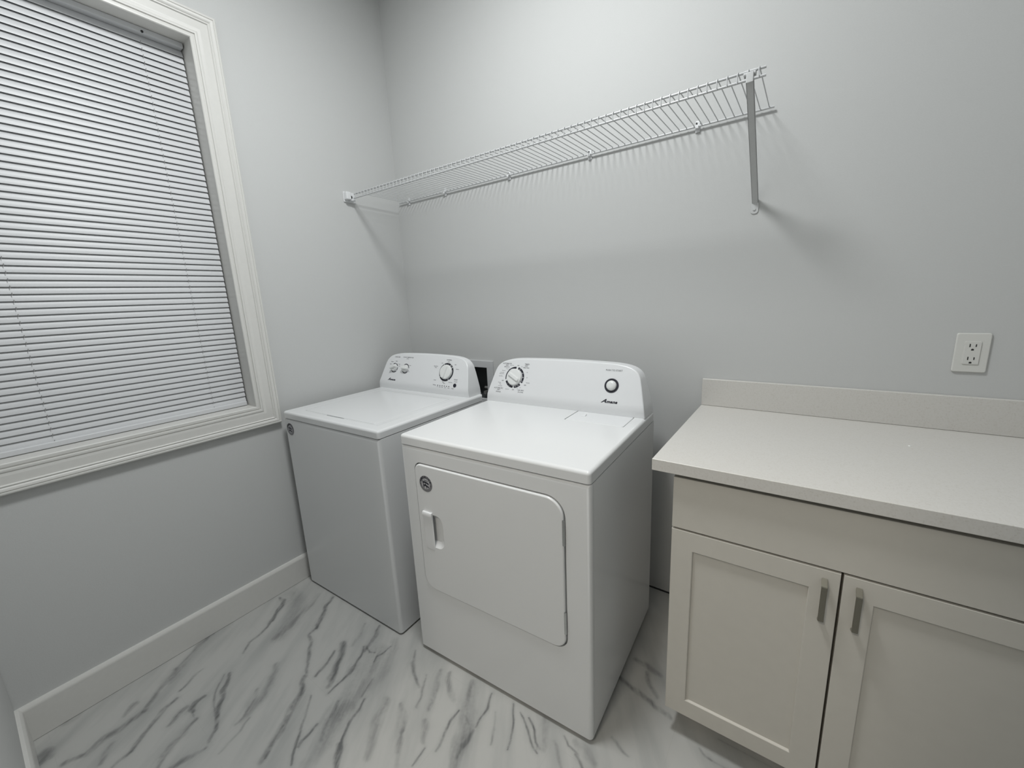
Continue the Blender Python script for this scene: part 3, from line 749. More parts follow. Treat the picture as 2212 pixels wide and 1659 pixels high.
def panel_frame(x, s_, y0, z0):
    """matrix placing local xy on the leaning console face at across-position x, s above the bend"""
    ca, sa = math.cos(ALPHA), math.sin(ALPHA)
    o = Vector((x, y0 + s_ * sa, z0 + ZB + s_ * ca))
    return Matrix(((1, 0, 0, o.x), (0, sa, -ca, o.y), (0, ca, sa, o.z), (0, 0, 0, 1)))
LIFT = 0.0006
def make_knob(name, parent, F, r, h, bar_ang, bar_len, bar_w, bar_h, mat):
    bm = bmesh.new()
    lathe(bm, [(r, 0.0), (r, h * 0.55), (r * 0.965, h * 0.86), (r * 0.90, h), (r * 0.3, h * 1.02)], F, 48)
    # grip bar with rounded ends
    R = F @ Matrix.Rotation(math.radians(bar_ang), 4, 'Z')
    out = rrect(-bar_len / 2, bar_len / 2, -bar_w / 2, bar_w / 2, (bar_w * .49,) * 4, 5)
    lv = []
    for sc_, hh in ((1.0, h * 0.7), (1.0, h + bar_h * 0.55), (0.93, h + bar_h * 0.9), (0.8, h + bar_h)):
        lv.append([bm.verts.new(R @ Vector((x * (1 - (1 - sc_) * 0.3), y * sc_ * (1.0 if hh < h else (0.72 if sc_ > .95 else 0.6)), hh))) for x, y in out])
    for a, b2 in zip(lv[:-1], lv[1:]):
        for k in range(len(out)):
            bm.faces.new((a[k], a[(k + 1) % len(out)], b2[(k + 1) % len(out)], b2[k]))
    bm.faces.new(lv[0][::-1]); bm.faces.new(lv[-1])
    return finish(name, bm, mat, parent, smooth=40)
def script_logo(parent, F, width, name='brand_lettering'):
    """slanted heavy script wordmark: tall first letter, wide low letters on one baseline"""
    bm = bmesh.new()
    k = width / 0.0640
    text_into(bm, 'A', 0.0205 * k, F @ tr(-0.0325 * k, -0.0065 * k, 0), shear=0.50, bold=0.0007 * k, align='LEFT', fit=0.0225 * k)
    text_into(bm, 'mana', 0.0152 * k, F @ tr(-0.0125 * k, -0.0065 * k, 0), shear=0.40, bold=0.0007 * k, align='LEFT', fit=0.0450 * k, space=1.12)
    return finish(name, bm, M['ink'], parent, smooth=None)
def badge(parent, F, r):
    bm = bmesh.new()
    lathe(bm, [(r, 0), (r, 0.0006)], F, 40)
    h = 0.0009
    old = set(bm.faces)
    lathe(bm, [(r * 0.66, h - 0.0002), (r * 0.66, h)], F, 32)
    for f in bm.faces:
        if f not in old: f.material_index = 2
    h2 = h + 0.0003
    # arched word and a waving flag
    W = 'AMERICA'
    for i, ch in enumerate(W):
        a = math.radians(158 - 22.6 * i)
        T = F @ tr(r * 0.80 * math.cos(a), r * 0.80 * math.sin(a), h2) @ Matrix.Rotation(a - PI / 2, 4, 'Z')
        text_into(bm, ch, r * 0.36, T, bold=r * 0.012, mi=1)
    def wave(y, th, x0, x1, amp=0.09):
        n = 12; up = []; dn = []
        for k in range(n + 1):
            x = x0 + (x1 - x0) * k / n
            yy = y + amp * math.sin((x + 0.5) * 4.2)
            up.append((x * r, (yy + th / 2) * r)); dn.append((x * r, (yy - th / 2) * r))
        poly_on(bm, F, up + dn[::-1], h2, 1)
    wave(0.40, 0.07, -0.25, 0.38, 0.05)
    wave(0.12, 0.22, -0.46, 0.50)
    wave(-0.28, 0.20, -0.30, 0.48)
    poly_on(bm, F, [(-0.52 * r, 0.42 * r), (-0.43 * r, 0.42 * r), (-0.22 * r, -0.52 * r), (-0.36 * r, -0.50 * r)], h2, 1)
    poly_on(bm, F, [(-0.12 * r, 0.05 * r), (0.02 * r, 0.05 * r), (0.10 * r, -0.30 * r), (-0.06 * r, -0.30 * r)], h2, 1)
    poly_on(bm, F, [(0.05 * r, -0.33 * r), (0.15 * r, -0.33 * r), (0.17 * r, -0.56 * r), (0.08 * r, -0.56 * r)], h2, 1)
    for sx_ in (-0.80, 0.80):
        n8 = [(sx_ * r + r * .05 * math.cos(k * PI / 5), -0.12 * r + r * .05 * math.sin(k * PI / 5)) for k in range(10)]
        poly_on(bm, F, n8, h2, 1)
    return finish('round_sticker', bm, [M['sticker'], M['ink'], M['sticker_light']], parent, smooth=None, label='small round silver sticker')
FRONT = Matrix(((1, 0, 0, 0), (0, 0, -1, 0), (0, 1, 0, 0), (0, 0, 0, 1)))   # local xy -> x,z facing -y

def root_at(xr, yf, w, ang):
    return (xr - math.cos(ang) * w, yf - math.sin(ang) * w, 0.0)

def vert_or_front_top(mid, d): return True

# ---------------------------------------------------------------- dryer
DW, DD, DZT, DZL, DZB, DANG = 0.7367, 0.650, 0.9136, 0.8779, 0.0182, 0.0434
dry = thing('clothes_dryer', 'white clothes dryer with handled front door, standing between washing machine and base cabinet', 'clothes dryer', root_at(1.5828, -0.8077, DW, DANG), DANG)
bm = bmesh.new()
box(bm, 0, DW, 0.0, DD, DZB, DZL - 0.0035, 0.013, 4, lambda m, d: (abs(d.z) > .9 and m.y < 0.1) or (abs(d.x) > .9 and m.y < .1 and m.z > .5))
cab = finish('cabinet', bm, M['enamel'], dry)
bm = bmesh.new(); box(bm, DW - 0.0010, DW + 0.01, 0.0205, 0.0225, 0.0, DZL + 0.01)
cut(cab, bm)
bm = bmesh.new(); box(bm, 0.02, DW - 0.02, 0.02, DD - 0.02, 0.0015, DZB + 0.004)
finish('base_plinth', bm, M['dark'], dry, smooth=None)
bm = bmesh.new(); box(bm, 0.008, DW - 0.008, 0.008, DD - 0.01, DZL - 0.006, DZL + 0.004)
finish('top_seam', bm, M['dark'], dry, smooth=None)
DO = rrect(0.066, 0.6555, 0.3145, 0.8145, (0.052, 0.042, 0.058, 0.028), 9)
# groove that frames the door
bm = bmesh.new()
GO = rrect(0.0625, 0.6605, 0.3115, 0.8195, (0.054, 0.045, 0.061, 0.031), 9)
prism_y(bm, GO, -0.02, 0.014)
cut(cab, bm)
bm = bmesh.new(); box(bm, 0, DW, -0.0005, DD + 0.001, DZL, DZT, 0.011, 4, lambda m, d: m.z > DZL + 0.01 and not (abs(d.x) > .9 and m.y > .5))
top = finish('top_panel', bm, M['enamel'], dry)
# lint screen lid: groove and plate
bm = bmesh.new()
box(bm, 0.462, 0.694, 0.407, 0.540, DZT - 0.006, DZT + 0.02)
cut(top, bm)
bm = bmesh.new()
o_ = rrect(0.4645, 0.6905, 0.4095, 0.539, (0.006, 0.012, 0.004, 0.004), 5)
vs_ = []
for hh, ins in ((DZT - 0.0055, 0), (DZT - 0.0012, 0), (DZT - 0.0002, 0.0012)):
    vs_.append([bm.verts.new((x + (0.0012 if ins else 0) * (1 if x < .58 else -1), y + (0.0012 if ins else 0) * (1 if y < .456 else -1), hh)) for x, y in o_])
for a, b2 in zip(vs_[:-1], vs_[1:]):
    for k in range(len(o_)): bm.faces.new((a[k], a[(k + 1) % len(o_)], b2[(k + 1) % len(o_)], b2[k]))
bm.faces.new(vs_[0][::-1]); bm.faces.new(vs_[-1])
ll = finish('lint_screen_lid', bm, M['plastic'], dry)
bm = bmesh.new()
v = [bm.verts.new(p) for p in ((0.502, 0.470, DZT), (0.520, 0.470, DZT), (0.520, 0.492, DZT), (0.502, 0.470, DZT + .0001), (0.520, 0.470, DZT + .0001), (0.5195, 0.490, DZT + 0.006))]
for f in ((0, 2, 1), (3, 4, 5), (0, 1, 4, 3), (1, 2, 5, 4), (2, 0, 3, 5)): bm.faces.new([v[i] for i in f])
finish('lint_lid_tab', bm, M['plastic'], ll, smooth=None)
# door
bm = bmesh.new()
prism_y(bm, DO, -0.0050, 0.013, 0.0055, 4)
door = finish('door', bm, M['enamel'], dry)
bm = bmesh.new()
po = rrect(0.100, 0.183, 0.500, 0.630, (0.012, 0.030, 0.030, 0.012), 8)
pi_ = [(0.141 + (x - 0.141) * 0.62, 0.566 + (z - 0.566) * 0.72) for x, z in po]
a = [bm.verts.new((x, -0.02, z)) for x, z in po]; b2 = [bm.verts.new((x, -0.0045, z)) for x, z in po]; c = [bm.verts.new((x, 0.0105, z)) for x, z in pi_]
n = len(po)
for p, q in ((a, b2), (b2, c)):
    for k in range(n): bm.faces.new((p[k], p[(k + 1) % n], q[(k + 1) % n], q[k]))
bm.faces.new(a); bm.faces.new(c[::-1])
cut(door, bm)
bm = bmesh.new()     # grip plate over the pocket's left side
secs = []
for z, yo in ((0.485, 0.0055), (0.492, 0.0072), (0.52, 0.0078), (0.58, 0.0085), (0.606, 0.0105), (0.622, 0.0150), (0.632, 0.0152), (0.637, 0.0125)):
    secs.append([bm.verts.new(p) for p in ((0.0925, -yo + 0.0030, z), (0.0945, -yo, z), (0.1330, -yo, z), (0.1368, -yo + 0.003, z), (0.1368, -0.0046, z) if z > 0.485 else (0.1368, -0.0030, z), (0.0925, -0.0046, z) if z > 0.485 else (0.0925, -0.003, z))])
for p, q in zip(secs[:-1], secs[1:]):
    for k in range(6): bm.faces.new((p[k], p[(k + 1) % 6], q[(k + 1) % 6], q[k]))
bm.faces.new(secs[0][::-1]); bm.faces.new(secs[-1])
finish('door_handle', bm, M['plastic'], door, smooth=30)
for z0, z1 in ((0.672, 0.754), (0.374, 0.451)):
    bm = bmesh.new()
    tube(bm, [(0.6560, -0.0040, z0), (0.6560, -0.0040, z0 + 0.002), (0.6560, -0.0040, z1 - 0.002), (0.6560, -0.0040, z1)], [0.003, 0.0042, 0.0042, 0.003], 12)
    finish('hinge', bm, M['chrome'], door)
badge(door, tr(0.118, -0.0051, 0.746) @ FRONT, 0.0305)
# console
DY0 = 0.532
con = make_console(dry, 0.001, DW - 0.002, DY0, DD - 0.002, DZT, M['plastic'])
def DP(x, s_): return panel_frame(x, s_, DY0, DZT) @ tr(0, 0, LIFT)
bm = bmesh.new()
K = DP(0.143, 0.084)
arc_band(bm, K, 0.0400, 0.0488, 88, 98, n=4); arc_band(bm, K, 0.0400, 0.0488, 97.9, 122, n=10, r0b=0.0445); arc_band(bm, K, 0.0445, 0.0488, 121.9, 194, n=20)
arc_band(bm, K, 0.0395, 0.0490, 204, 266); arc_band(bm, K, 0.0395, 0.0490, 277, 318); arc_band(bm, K, 0.0395, 0.0490, 330, 435, n=40)
finish('dial_ring', bm, M['ink'], con, smooth=None)
bm = bmesh.new()
for i, (ang, tx) in enumerate(((61, '60'), (28, '50'), (2, '40'), (-20, '30'), (-55, '20'), (-74, '10'), (222, '3'), (240, '2'))):
    a = math.radians(ang)
    text_into(bm, tx, 0.0065, K @ tr(0.0443 * math.cos(a), 0.0443 * math.sin(a), 0.0004))
finish('dial_numbers', bm, M['white_ink'], con, smooth=None)
make_knob('dial_knob', con, DP(0.143, 0.084), 0.0370, 0.010, -28, 0.064, 0.022, 0.008, M['knob'])
bm = bmesh.new()
lathe(bm, [(0.0205, 0.0), (0.0215, 0.0), (0.0285, 0.0), (0.0285, 0.0012), (0.0225, 0.0012), (0.0205, 0.0004)], DP(0.594, 0.081), 48, cap0=False, cap1=False)
finish('button_ring', bm, M['ink'], con, smooth=None)
bm = bmesh.new()
lathe(bm, [(0.0200, -0.001), (0.0200, 0.004), (0.0190, 0.0075), (0.0165, 0.0105), (0.0120, 0.0128), (0.006, 0.0138)], DP(0.594, 0.081), 48)
finish('start_button', bm, M['knob'], con)
bm = bmesh.new()
for tx, x, s_, sz in (('AUTOMATIC', .092, .1455, .0085), ('DRY', .093, .1375, .0085), ('(Moisture)', .092, .1300, .0066), ('TIMED', .197, .1465, .0085), ('DRY', .195, .1385, .0085), ('(High Heat)', .195, .1310, .0066),
                      ('AUTOMATIC', .066, .0290, .0085), ('DRY', .068, .0205, .0085), ('(Normal)', .068, .0125, .0070), ('AIR DRY', .186, .0270, .0085), ('(No Heat)', .186, .0190, .0066),
                      ('OFF', .152, .1385, .0062), ('OFF', .082, .0650, .0062), ('OFF', .145, .0270, .0062), ('OFF', .203, .0520, .0062)):
    text_into(bm, tx, sz, DP(x, s_), bold=0.0001)
for tx, x, s_ in (('Very Dry', .118, .1385), ('More Dry', .103, .1205), ('Normal', .078, .1120), ('Less Dry', .072, .1030), ('Damp Dry', .070, .0970), ('Less Dry', .067, .0860), ('Energy', .066, .0560), ('Pref.', .072, .0480), ('Less Dry', .073, .0400), ('Normal', .113, .0275),
                  ('70', .172, .1335), ('50', .204, .1100), ('40', .207, .0860), ('Wrinkle', .216, .0630), ('20', .180, .0390), ('10', .166, .0325)):
    text_into(bm, tx, 0.0058, DP(x, s_))
finish('dial_lettering', bm, M['grey_ink'], con, smooth=None)
bm = bmesh.new(); text_into(bm, 'PUSH TO START', .0092, DP(.596, .1420), bold=0.0001)
finish('button_lettering', bm, M['grey_ink'], con, smooth=None)
script_logo(con, DP(0.594, 0.0185), 0.064)

# ---------------------------------------------------------------- washer
WW, WD, WZT, WZL, WZB, WANG = 0.6845, 0.648, 0.9070, 0.8754, 0.0104, 0.031
wsh = thing('washing_machine', 'white top-loading washing machine in the room corner beside the window', 'washing machine', root_at(0.7335, -0.8499, WW, WANG), WANG)
bm = bmesh.new()
box(bm, 0, WW, 0.0, WD, WZB, WZL - 0.003, 0.014, 4, lambda m, d: (abs(d.z) > .9 and m.y < 0.1) or (abs(d.x) > .9 and m.y < .1 and m.z > .5))
finish('cabinet', bm, M['enamel'], wsh)
bm = bmesh.new(); box(bm, 0.02, WW - 0.02, 0.02, WD - 0.02, 0.0015, WZB + 0.004)
finish('base_plinth', bm, M['dark'], wsh, smooth=None)
bm = bmesh.new(); box(bm, 0.008, WW - 0.008, 0.008, WD - 0.01, WZL - 0.006, WZL + 0.004)
finish('top_seam', bm, M['dark'], wsh, smooth=None)
bm = bmesh.new(); box(bm, 0, WW, -0.0005, WD + 0.001, WZL, WZT, 0.011, 4, lambda m, d: m.z > WZL + 0.01 and not (abs(d.x) > .9 and m.y > .5))
top = finish('top_panel', bm, M['enamel'], wsh)
LX0, LX1, LY0, LY1 = 0.078, 0.590, 0.062, 0.508
bm = bmesh.new()     # shallow dish and the lid well
a = [bm.verts.new((x, y, WZT + 0.003)) for x, y in ((0.035, 0.028), (WW - 0.035, 0.028), (WW - 0.035, 0.530), (0.035, 0.530))]
b2 = [bm.verts.new((x, y, WZT - 0.003)) for x, y in ((0.072, 0.056), (WW - 0.072, 0.056), (WW - 0.072, 0.515), (0.072, 0.515))]
for k in range(4): bm.faces.new((a[k], a[(k + 1) % 4], b2[(k + 1) % 4], b2[k]))
bm.faces.new(a[::-1]); bm.faces.new(b2)
cut(top, bm)
bm = bmesh.new()
box(bm, LX0, LX1, LY0, LY1, WZT - 0.014, WZT + 0.01, 0.008, 3, lambda m, d: abs(d.z) > .9)
cut(top, bm)
bm = bmesh.new(); box(bm, 0.262, 0.390, LY0 - 0.010, LY0 + 0.02, WZT - 0.0145, WZT + 0.0105)
cut(top, bm)
bm = bmesh.new()
box(bm, LX0 + 0.0022, LX1 - 0.0022, LY0 + 0.0024, LY1 - 0.0022, WZT - 0.0125, WZT - 0.0022, 0.0026, 3, lambda m, d: True)
finish('lid', bm, M['enamel'], wsh)
badge(wsh, tr(0.046, -0.0001, 0.824) @ FRONT, 0.0290)
WY = 0.560
con = make_console(wsh, -0.004, WW - 0.016, WY, WD + 0.012, WZT, M['plastic'])
def WP(x, s_): return panel_frame(x - 0.0145, s_, WY, WZT) @ tr(0, 0, LIFT)
bm = bmesh.new()
K = WP(0.515, 0.084)
arc_band(bm, K, 0.0438, 0.0475, 122, 213, n=30); arc_band(bm, K, 0.0385, 0.0478, 62, 90, n=10); arc_band(bm, K, 0.0385, 0.0478, 89.9, 118, n=10, r0b=0.0425)
arc_band(bm, K, 0.0375, 0.0478, 39, 57, n=8); arc_band(bm, K, 0.0375, 0.0478, 18, 33, n=8); arc_band(bm, K, 0.0400, 0.0478, -57, 18.1, n=30); arc_band(bm, K, 0.0385, 0.0478, 218, 298, n=30)
finish('dial_ring', bm, M['ink'], con, smooth=None)
bm = bmesh.new()
for ang, tx in ((80, 'S'), (48, 'W')):
    a = math.radians(ang)
    text_into(bm, tx, 0.0060, K @ tr(0.0430 * math.cos(a), 0.0430 * math.sin(a), 0.0004))
finish('dial_letters', bm, M['white_ink'], con, smooth=None)
make_knob('dial_knob', con, WP(0.515, 0.084), 0.0380, 0.011, 77, 0.068, 0.018, 0.007, M['knob'])
for kx, ks, arcs, ba in ((0.121, 0.085, ((84, 132), (25, 74), (-32, 8), (205, 318)), 18), (0.211, 0.085, ((8, 132), (-24, -16), (198, 324)), -6)):
    bm = bmesh.new(); K = WP(kx, ks)
    for a0, a1 in arcs: arc_band(bm, K, 0.0228, 0.0272, a0, a1, n=max(3, int((a1 - a0) / 4)))
    finish('dial_ring', bm, M['ink'], con, smooth=None)
    make_knob('selector_knob', con, WP(kx, ks), 0.0195, 0.012, ba, 0.046, 0.014, 0.012, M['knob'])
bm = bmesh.new()
for k in range(6):
    x = 0.474 + 0.0154 * k
    poly_on(bm, WP(x, 0.0120 - 0.0002 * k), [(-0.0030, -0.0018), (0.0030, -0.0018), (0.0030, 0.0018), (-0.0030, 0.0018)])
finish('status_lights', bm, M['ink'], con, smooth=None)
bm = bmesh.new(); lathe(bm, [(0.0098, 0), (0.0098, 0.0012), (0.0090, 0.0018)], WP(0.589, 0.0195), 32)
finish('start_button', bm, M['ink'], con)
for nm, items in (
    ('load_size_lettering', (('LOAD SIZE', .129, .1480, .0088), ('Medium', .094, .1195, .0062), ('Large', .127, .1240, .0068), ('Small', .083, .1050, .0066), ('Super', .155, .1075, .0062))),
    ('temperature_lettering', (('WATER TEMPERATURE', .2165, .1485, .0080), ('& Rinse', .213, .1405, .0060), ('Cold', .156, .0965, .0062), ('Warm', .242, .1040, .0058), ('Hot', .240, .0700, .0058))),
    ('dial_lettering', (('NORMAL', .521, .1480, .0088), ('Light', .477, .1300, .0058), ('Heavy', .520, .1385, .0052), ('Soak', .568, .1255, .0058), ('Delicate', .586, .1030, .0058), ('Deep Water', .436, .1115, .0058), ('Wash', .436, .1040, .0058),
                        ('Casual', .447, .0380, .0058), ('Bulky', .508, .0300, .0058), ('Items', .516, .0245, .0058), ('Rinse & Spin', .556, .0330, .0052))),
    ('start_lettering', (('START', .589, .0480, .0086), ('Lid Lock', .590, .0385, .0062), ('Pause', .578, .0030, .0060))),
    ('status_lettering', (('Sensing', .4495, .0130, .0068), ('Fill', .474, .0050, .0050), ('Wash', .490, .0045, .0050), ('Rinse', .508, .0040, .0050), ('Spin', .528, .0035, .0054), ('Done', .551, .0030, .0054)))):
    bm = bmesh.new()
    for tx, x, s_, sz in items: text_into(bm, tx, sz, WP(x, s_), bold=0.0001)
    finish(nm, bm, M['grey_ink'], con, smooth=None)
script_logo(con, WP(0.118, 0.0185), 0.060)

# ---------------------------------------------------------------- washer supply box in the wall
sb = thing('washer_outlet_box', 'recessed white plumbing outlet box in the back wall between washer and dryer', 'outlet box', ((BX0 + BX1) / 2, 0.0, BZ0))
def bloc(bm):
    for v in bm.verts: v.co -= Vector(sb.location)
bm = bmesh.new()
FX0, FX1, FZ0, FZ1 = 0.358, 0.634, 0.785, 1.0425
box(bm, FX0, FX1, -0.010, -0.0004, BZ1 - 0.001, FZ1, 0.003, 2, lambda m, d: m.y < -0.005); box(bm, FX0, FX1, -0.010, -0.0004, FZ0, BZ0 + 0.001, 0.003, 2, lambda m, d: m.y < -0.005)
box(bm, FX0, BX0 + 0.001, -0.0095, -0.0004, BZ0, BZ1); box(bm, BX1 - 0.001, FX1, -0.0095, -0.0004, BZ0, BZ1)
bloc(bm)
finish('box_frame', bm, M['box_frame'], sb)
bm = bmesh.new()
e = 0.003
box(bm, BX0 + 0.0005, BX1 - 0.0005, 0.086, 0.090, BZ0 + 0.0005, BZ1 - 0.0005)
box(bm, BX0 + 0.0005, BX0 + e, -0.002, 0.086, BZ0 + 0.0005, BZ1 - 0.0005); box(bm, BX1 - e, BX1 - 0.0005, -0.002, 0.086, BZ0 + 0.0005, BZ1 - 0.0005)
box(bm, BX0 + e, BX1 - e, -0.002, 0.086, BZ0 + 0.0005, BZ0 + e); box(bm, BX0 + e, BX1 - e, -0.002, 0.086, BZ1 - e, BZ1 - 0.0005)
bloc(bm)
finish('box_recess', bm, M['box_dark'], sb, smooth=None)
for vx in (0.565, 0.455):
    bm = bmesh.new()
    tube(bm, [(vx, 0.035, BZ0 + 0.0032), (vx, 0.035, BZ0 + 0.052)], 0.009, 14)
    tube(bm, [(vx, 0.035, BZ0 + 0.034), (vx, -0.004, BZ0 + 0.034)], 0.011, 14)
    tube(bm, [(vx - 0.022, 0.028, BZ0 + 0.057), (vx + 0.020, 0.028, BZ0 + 0.057)], 0.0085, 12)
    bloc(bm)
    finish('supply_valve', bm, M['valve'], sb)

# ---------------------------------------------------------------- base cabinet and countertop
CX0, CXM, CX1 = 1.7528, 2.1345, 2.5165
CYF, CZT, CZD, CZB = -0.6355, 0.8735, 0.7191, 0.0945
cabt = thing('base_cabinet', 'cream shaker base cabinet with two doors under the quartz countertop', 'cabinet', (CXM, -0.30, 0.0))
def cloc(bm):
    for v in bm.verts: v.co -= Vector((CXM, -0.30, 0.0))
bm = bmesh.new()
box(bm, CX0 + 0.002, CX1 - 0.001, CYF + 0.021, -0.0005, 0.102, 0.8880)
cloc(bm)
finish('carcass', bm, M['cabinet'], cabt, smooth=None)
bm = bmesh.new()     # dark reveal seen through the joints
box(bm, CX0 + 0.004, CX1 - 0.003, CYF + 0.0165, CYF + 0.0212, 0.106, 0.884)
cloc(bm)
finish('face_recess', bm, M['cab_dark'], cabt, smooth=None)
bm = bmesh.new(); box(bm, CX0 + 0.003, CX1 - 0.002, CYF + 0.090, -0.0005, 0.0015, 0.1015); cloc(bm)
finish('toe_kick', bm, M['cabinet'], cabt, smooth=None)
bm = bmesh.new(); box(bm, CX0, CX1, CYF, CYF + 0.019, CZD + 0.002, CZT, 0.0018, 2); cloc(bm)
finish('drawer_front', bm, M['cabinet'], cabt)
def shaker(x0, x1, hx):
    bm = bmesh.new()
    z0, z1 = CZB, CZD - 0.0035
    st = 0.0562
    yb_ = CYF + 0.019
    rec = 0.0075
    ox = [(x0, z0), (x1, z0), (x1, z1), (x0, z1)]
    def ring(d, y): return [bm.verts.new(p) for p in ((x0 + d, y, z0 + d), (x1 - d, y, z0 + d), (x1 - d, y, z1 - d), (x0 + d, y, z1 - d))]
    L_ = [ring(0, yb_), ring(0, CYF + 0.0018), ring(0.0006, CYF + 0.0006), ring(0.0018, CYF), ring(st, CYF), ring(st + 0.0012, CYF + 0.0008), ring(st + 0.0030, CYF + rec)]
    for a, b2 in zip(L_[:-1], L_[1:]):
        for k in range(4): bm.faces.new((a[k], a[(k + 1) % 4], b2[(k + 1) % 4], b2[k]))
    bm.faces.new(L_[-1]); bm.faces.new(L_[0][::-1])
    cloc(bm)
    dr = finish('door', bm, M['cabinet'], cabt, smooth=30)
    bm = bmesh.new()
    so = -0.022
    prof = [(0.0, 0.6945), (so, 0.6835), (so, 0.5905), (0.0, 0.5785)]
    prof2 = [(0.0, 0.6865), (so + 0.0065, 0.6765), (so + 0.0065, 0.5975), (0.0, 0.5865)]
    w = 0.0058
    A = [[bm.verts.new((hx + sx_ * w, CYF + y - 0.0002, z)) for y, z in pp] for sx_ in (-1, 1) for pp in (prof, prof2)]
    l0, l1, r0, r1 = A
    for k in range(3):
        bm.faces.new((l0[k], l0[k + 1], r0[k + 1], r0[k])); bm.faces.new((l1[k], r1[k], r1[k + 1], l1[k + 1]))
        bm.faces.new((l0[k], l1[k], l1[k + 1], l0[k + 1])); bm.faces.new((r0[k], r0[k + 1], r1[k + 1], r1[k]))
    bm.faces.new((l0[0], r0[0], r1[0], l1[0])); bm.faces.new((l0[3], l1[3], r1[3], r0[3]))
    bmesh.ops.bevel(bm, geom=[e for e in bm.edges], offset=0.0009, segments=2, affect='EDGES')
    cloc(bm)
    finish('door_handle', bm, M['nickel'], dr, label='brushed nickel bar pull')
shaker(CX0, CXM - 0.0025, 2.1030)
shaker(CXM + 0.0025, CX1, 2.1660)

ct = thing('countertop', 'pale speckled quartz countertop with backsplash on the cream cabinet', 'countertop', (2.18, -0.33, 0.8890))
KX0, KYF, KZT, KZB, KZS, KYB = 1.6984, -0.6576, 0.9230, 0.8890, 1.0295, -0.0185
def kloc(bm):
    for v in bm.verts: v.co -= Vector((2.18, -0.33, 0.8890))
bm = bmesh.new(); box(bm, KX0, XR - 0.0015, KYF, -0.0008, KZB, KZT, 0.0020, 3); kloc(bm)
finish('slab', bm, M['quartz'], ct)
bm = bmesh.new(); box(bm, KX0, XR - 0.0015, KYB, -0.0008, KZT + 0.0004, KZS, 0.0018, 3); kloc(bm)
finish('backsplash', bm, M['quartz'], ct)

# a crumb left on the countertop
bm = bmesh.new()
cv = [(-.0034, -.0014), (-.0010, -.0026), (.0030, -.0016), (.0038, .0006), (.0006, .0020), (-.0028, .0012)]
lo_ = [bm.verts.new((x, y, 0.0)) for x, y in cv]; hi_ = [bm.verts.new((x * .8, y * .8, 0.0012 + 0.0006 * (i % 2))) for i, (x, y) in enumerate(cv)]
for k in range(6): bm.faces.new((lo_[k], lo_[(k + 1) % 6], hi_[(k + 1) % 6], hi_[k]))
bm.faces.new(lo_[::-1]); bm.faces.new(hi_)
cr = finish('crumb', bm, M['white_crumb'], smooth=None, loc=(2.2784, -0.2340, KZT + 0.0002))
cr.rotation_euler = (0, 0, 2.4)
cr['label'] = 'tiny white crumb lying alone on the quartz countertop'; cr['category'] = 'crumb'

# ---------------------------------------------------------------- wall socket
OX, OZ = 2.4152, 1.1593
ol = thing('power_outlet', 'white double power outlet on the wall above the countertop', 'power outlet', (OX, 0.0, OZ))
bm = bmesh.new()
prism_y(bm, rrect(-0.0354, 0.0354, -0.0574, 0.0574, (0.0055,) * 4, 5), -0.0062, -0.0004, 0.0030, 3)
finish('cover_plate', bm, M['outlet'], ol)
bm = bmesh.new()
prism_y(bm, rrect(-0.0168, 0.0168, -0.0335, 0.0335, (0.003,) * 4, 4), -0.0088, -0.0055, 0.0012, 2)
finish('receptacle', bm, M['outlet'], ol)
bm = bmesh.new()
for zc in (0.018, -0.020):
    for sx_, hh in ((-0.0062, 0.0046), (0.0062, 0.0038)):
        box(bm, sx_ - 0.0011, sx_ + 0.0011, -0.0092, -0.0080, zc + 0.004 - hh, zc + 0.004 + hh)
    prism_y(bm, rrect(-0.0028, 0.0028, zc - 0.0105, zc - 0.0055, (0.0005, 0.0005, 0.0024, 0.0024), 4), -0.0092, -0.0080)
finish('socket_slots', bm, M['slot'], ol, smooth=None)

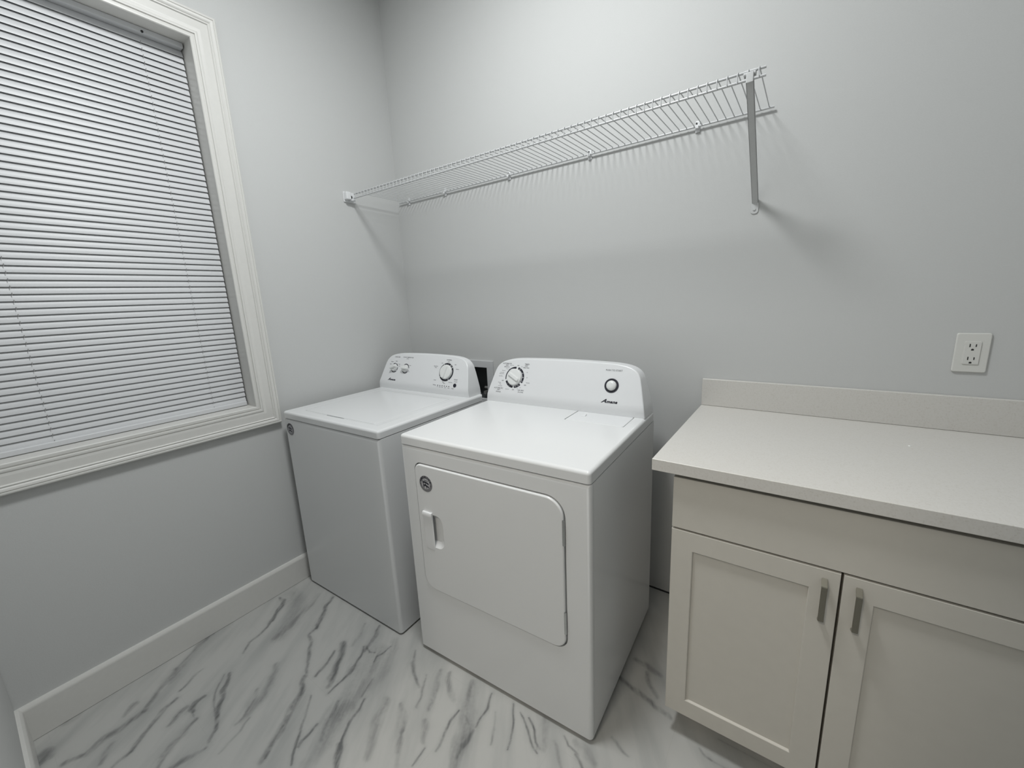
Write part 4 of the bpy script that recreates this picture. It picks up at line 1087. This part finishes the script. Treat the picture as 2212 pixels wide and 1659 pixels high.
# ---------------------------------------------------------------- lights
def area(name, loc, target, size, power, color, shape='DISK', size_y=None):
    l = bpy.data.lights.new(name, 'AREA'); l.shape = shape; l.size = size
    if size_y: l.size_y = size_y
    l.energy = power; l.color = color
    o = bpy.data.objects.new(name, l); COL.objects.link(o)
    o.location = loc
    d = Vector(target) - Vector(loc)
    o.rotation_euler = d.to_track_quat('-Z', 'Y').to_euler()
    return o
area('ceiling_lamp_light', (1.23, -1.07, CEIL - 0.02), (1.23, -1.07, 0), 0.40, 40.0, (0.98, 1.0, 1.0))
area('hall_lamp_light', (1.50, -3.2, CEIL - 0.03), (1.50, -2.2, 0), 0.45, 42.0, (1.0, 0.93, 0.82))

w = bpy.data.worlds.new('night'); SC.world = w; w.use_nodes = True
w.node_tree.nodes['Background'].inputs['Color'].default_value = (0.02, 0.022, 0.03, 1)
w.node_tree.nodes['Background'].inputs['Strength'].default_value = 0.3

# ---------------------------------------------------------------- camera
cam = bpy.data.cameras.new('camera'); co = bpy.data.objects.new('camera', cam); COL.objects.link(co)
yaw, pitch, roll = math.radians(35.9943), math.radians(-11.8701), math.radians(-2.6531)
fwd = Vector((-math.sin(yaw) * math.cos(pitch), math.cos(yaw) * math.cos(pitch), math.sin(pitch)))
rgt = Vector((math.cos(yaw), math.sin(yaw), 0)); upv = rgt.cross(fwd)
r2 = rgt * math.cos(roll) + upv * math.sin(roll); u2 = upv * math.cos(roll) - rgt * math.sin(roll)
mw = Matrix.Identity(4)
for i in range(3):
    mw[i][0] = r2[i]; mw[i][1] = u2[i]; mw[i][2] = -fwd[i]
mw.translation = (2.01929, -1.74379, 1.37688)
co.matrix_world = mw
cam.sensor_fit = 'HORIZONTAL'; cam.sensor_width = 36.0; cam.lens = 884.4948 * 36.0 / 2212.0
cam.clip_start = 0.01; cam.clip_end = 50
SC.camera = co

SC.view_settings.view_transform = 'Standard'; SC.view_settings.look = 'None'
SC.view_settings.gamma = 1.0; SC.view_settings.use_curve_mapping = False
SC.view_settings.exposure = -0.30
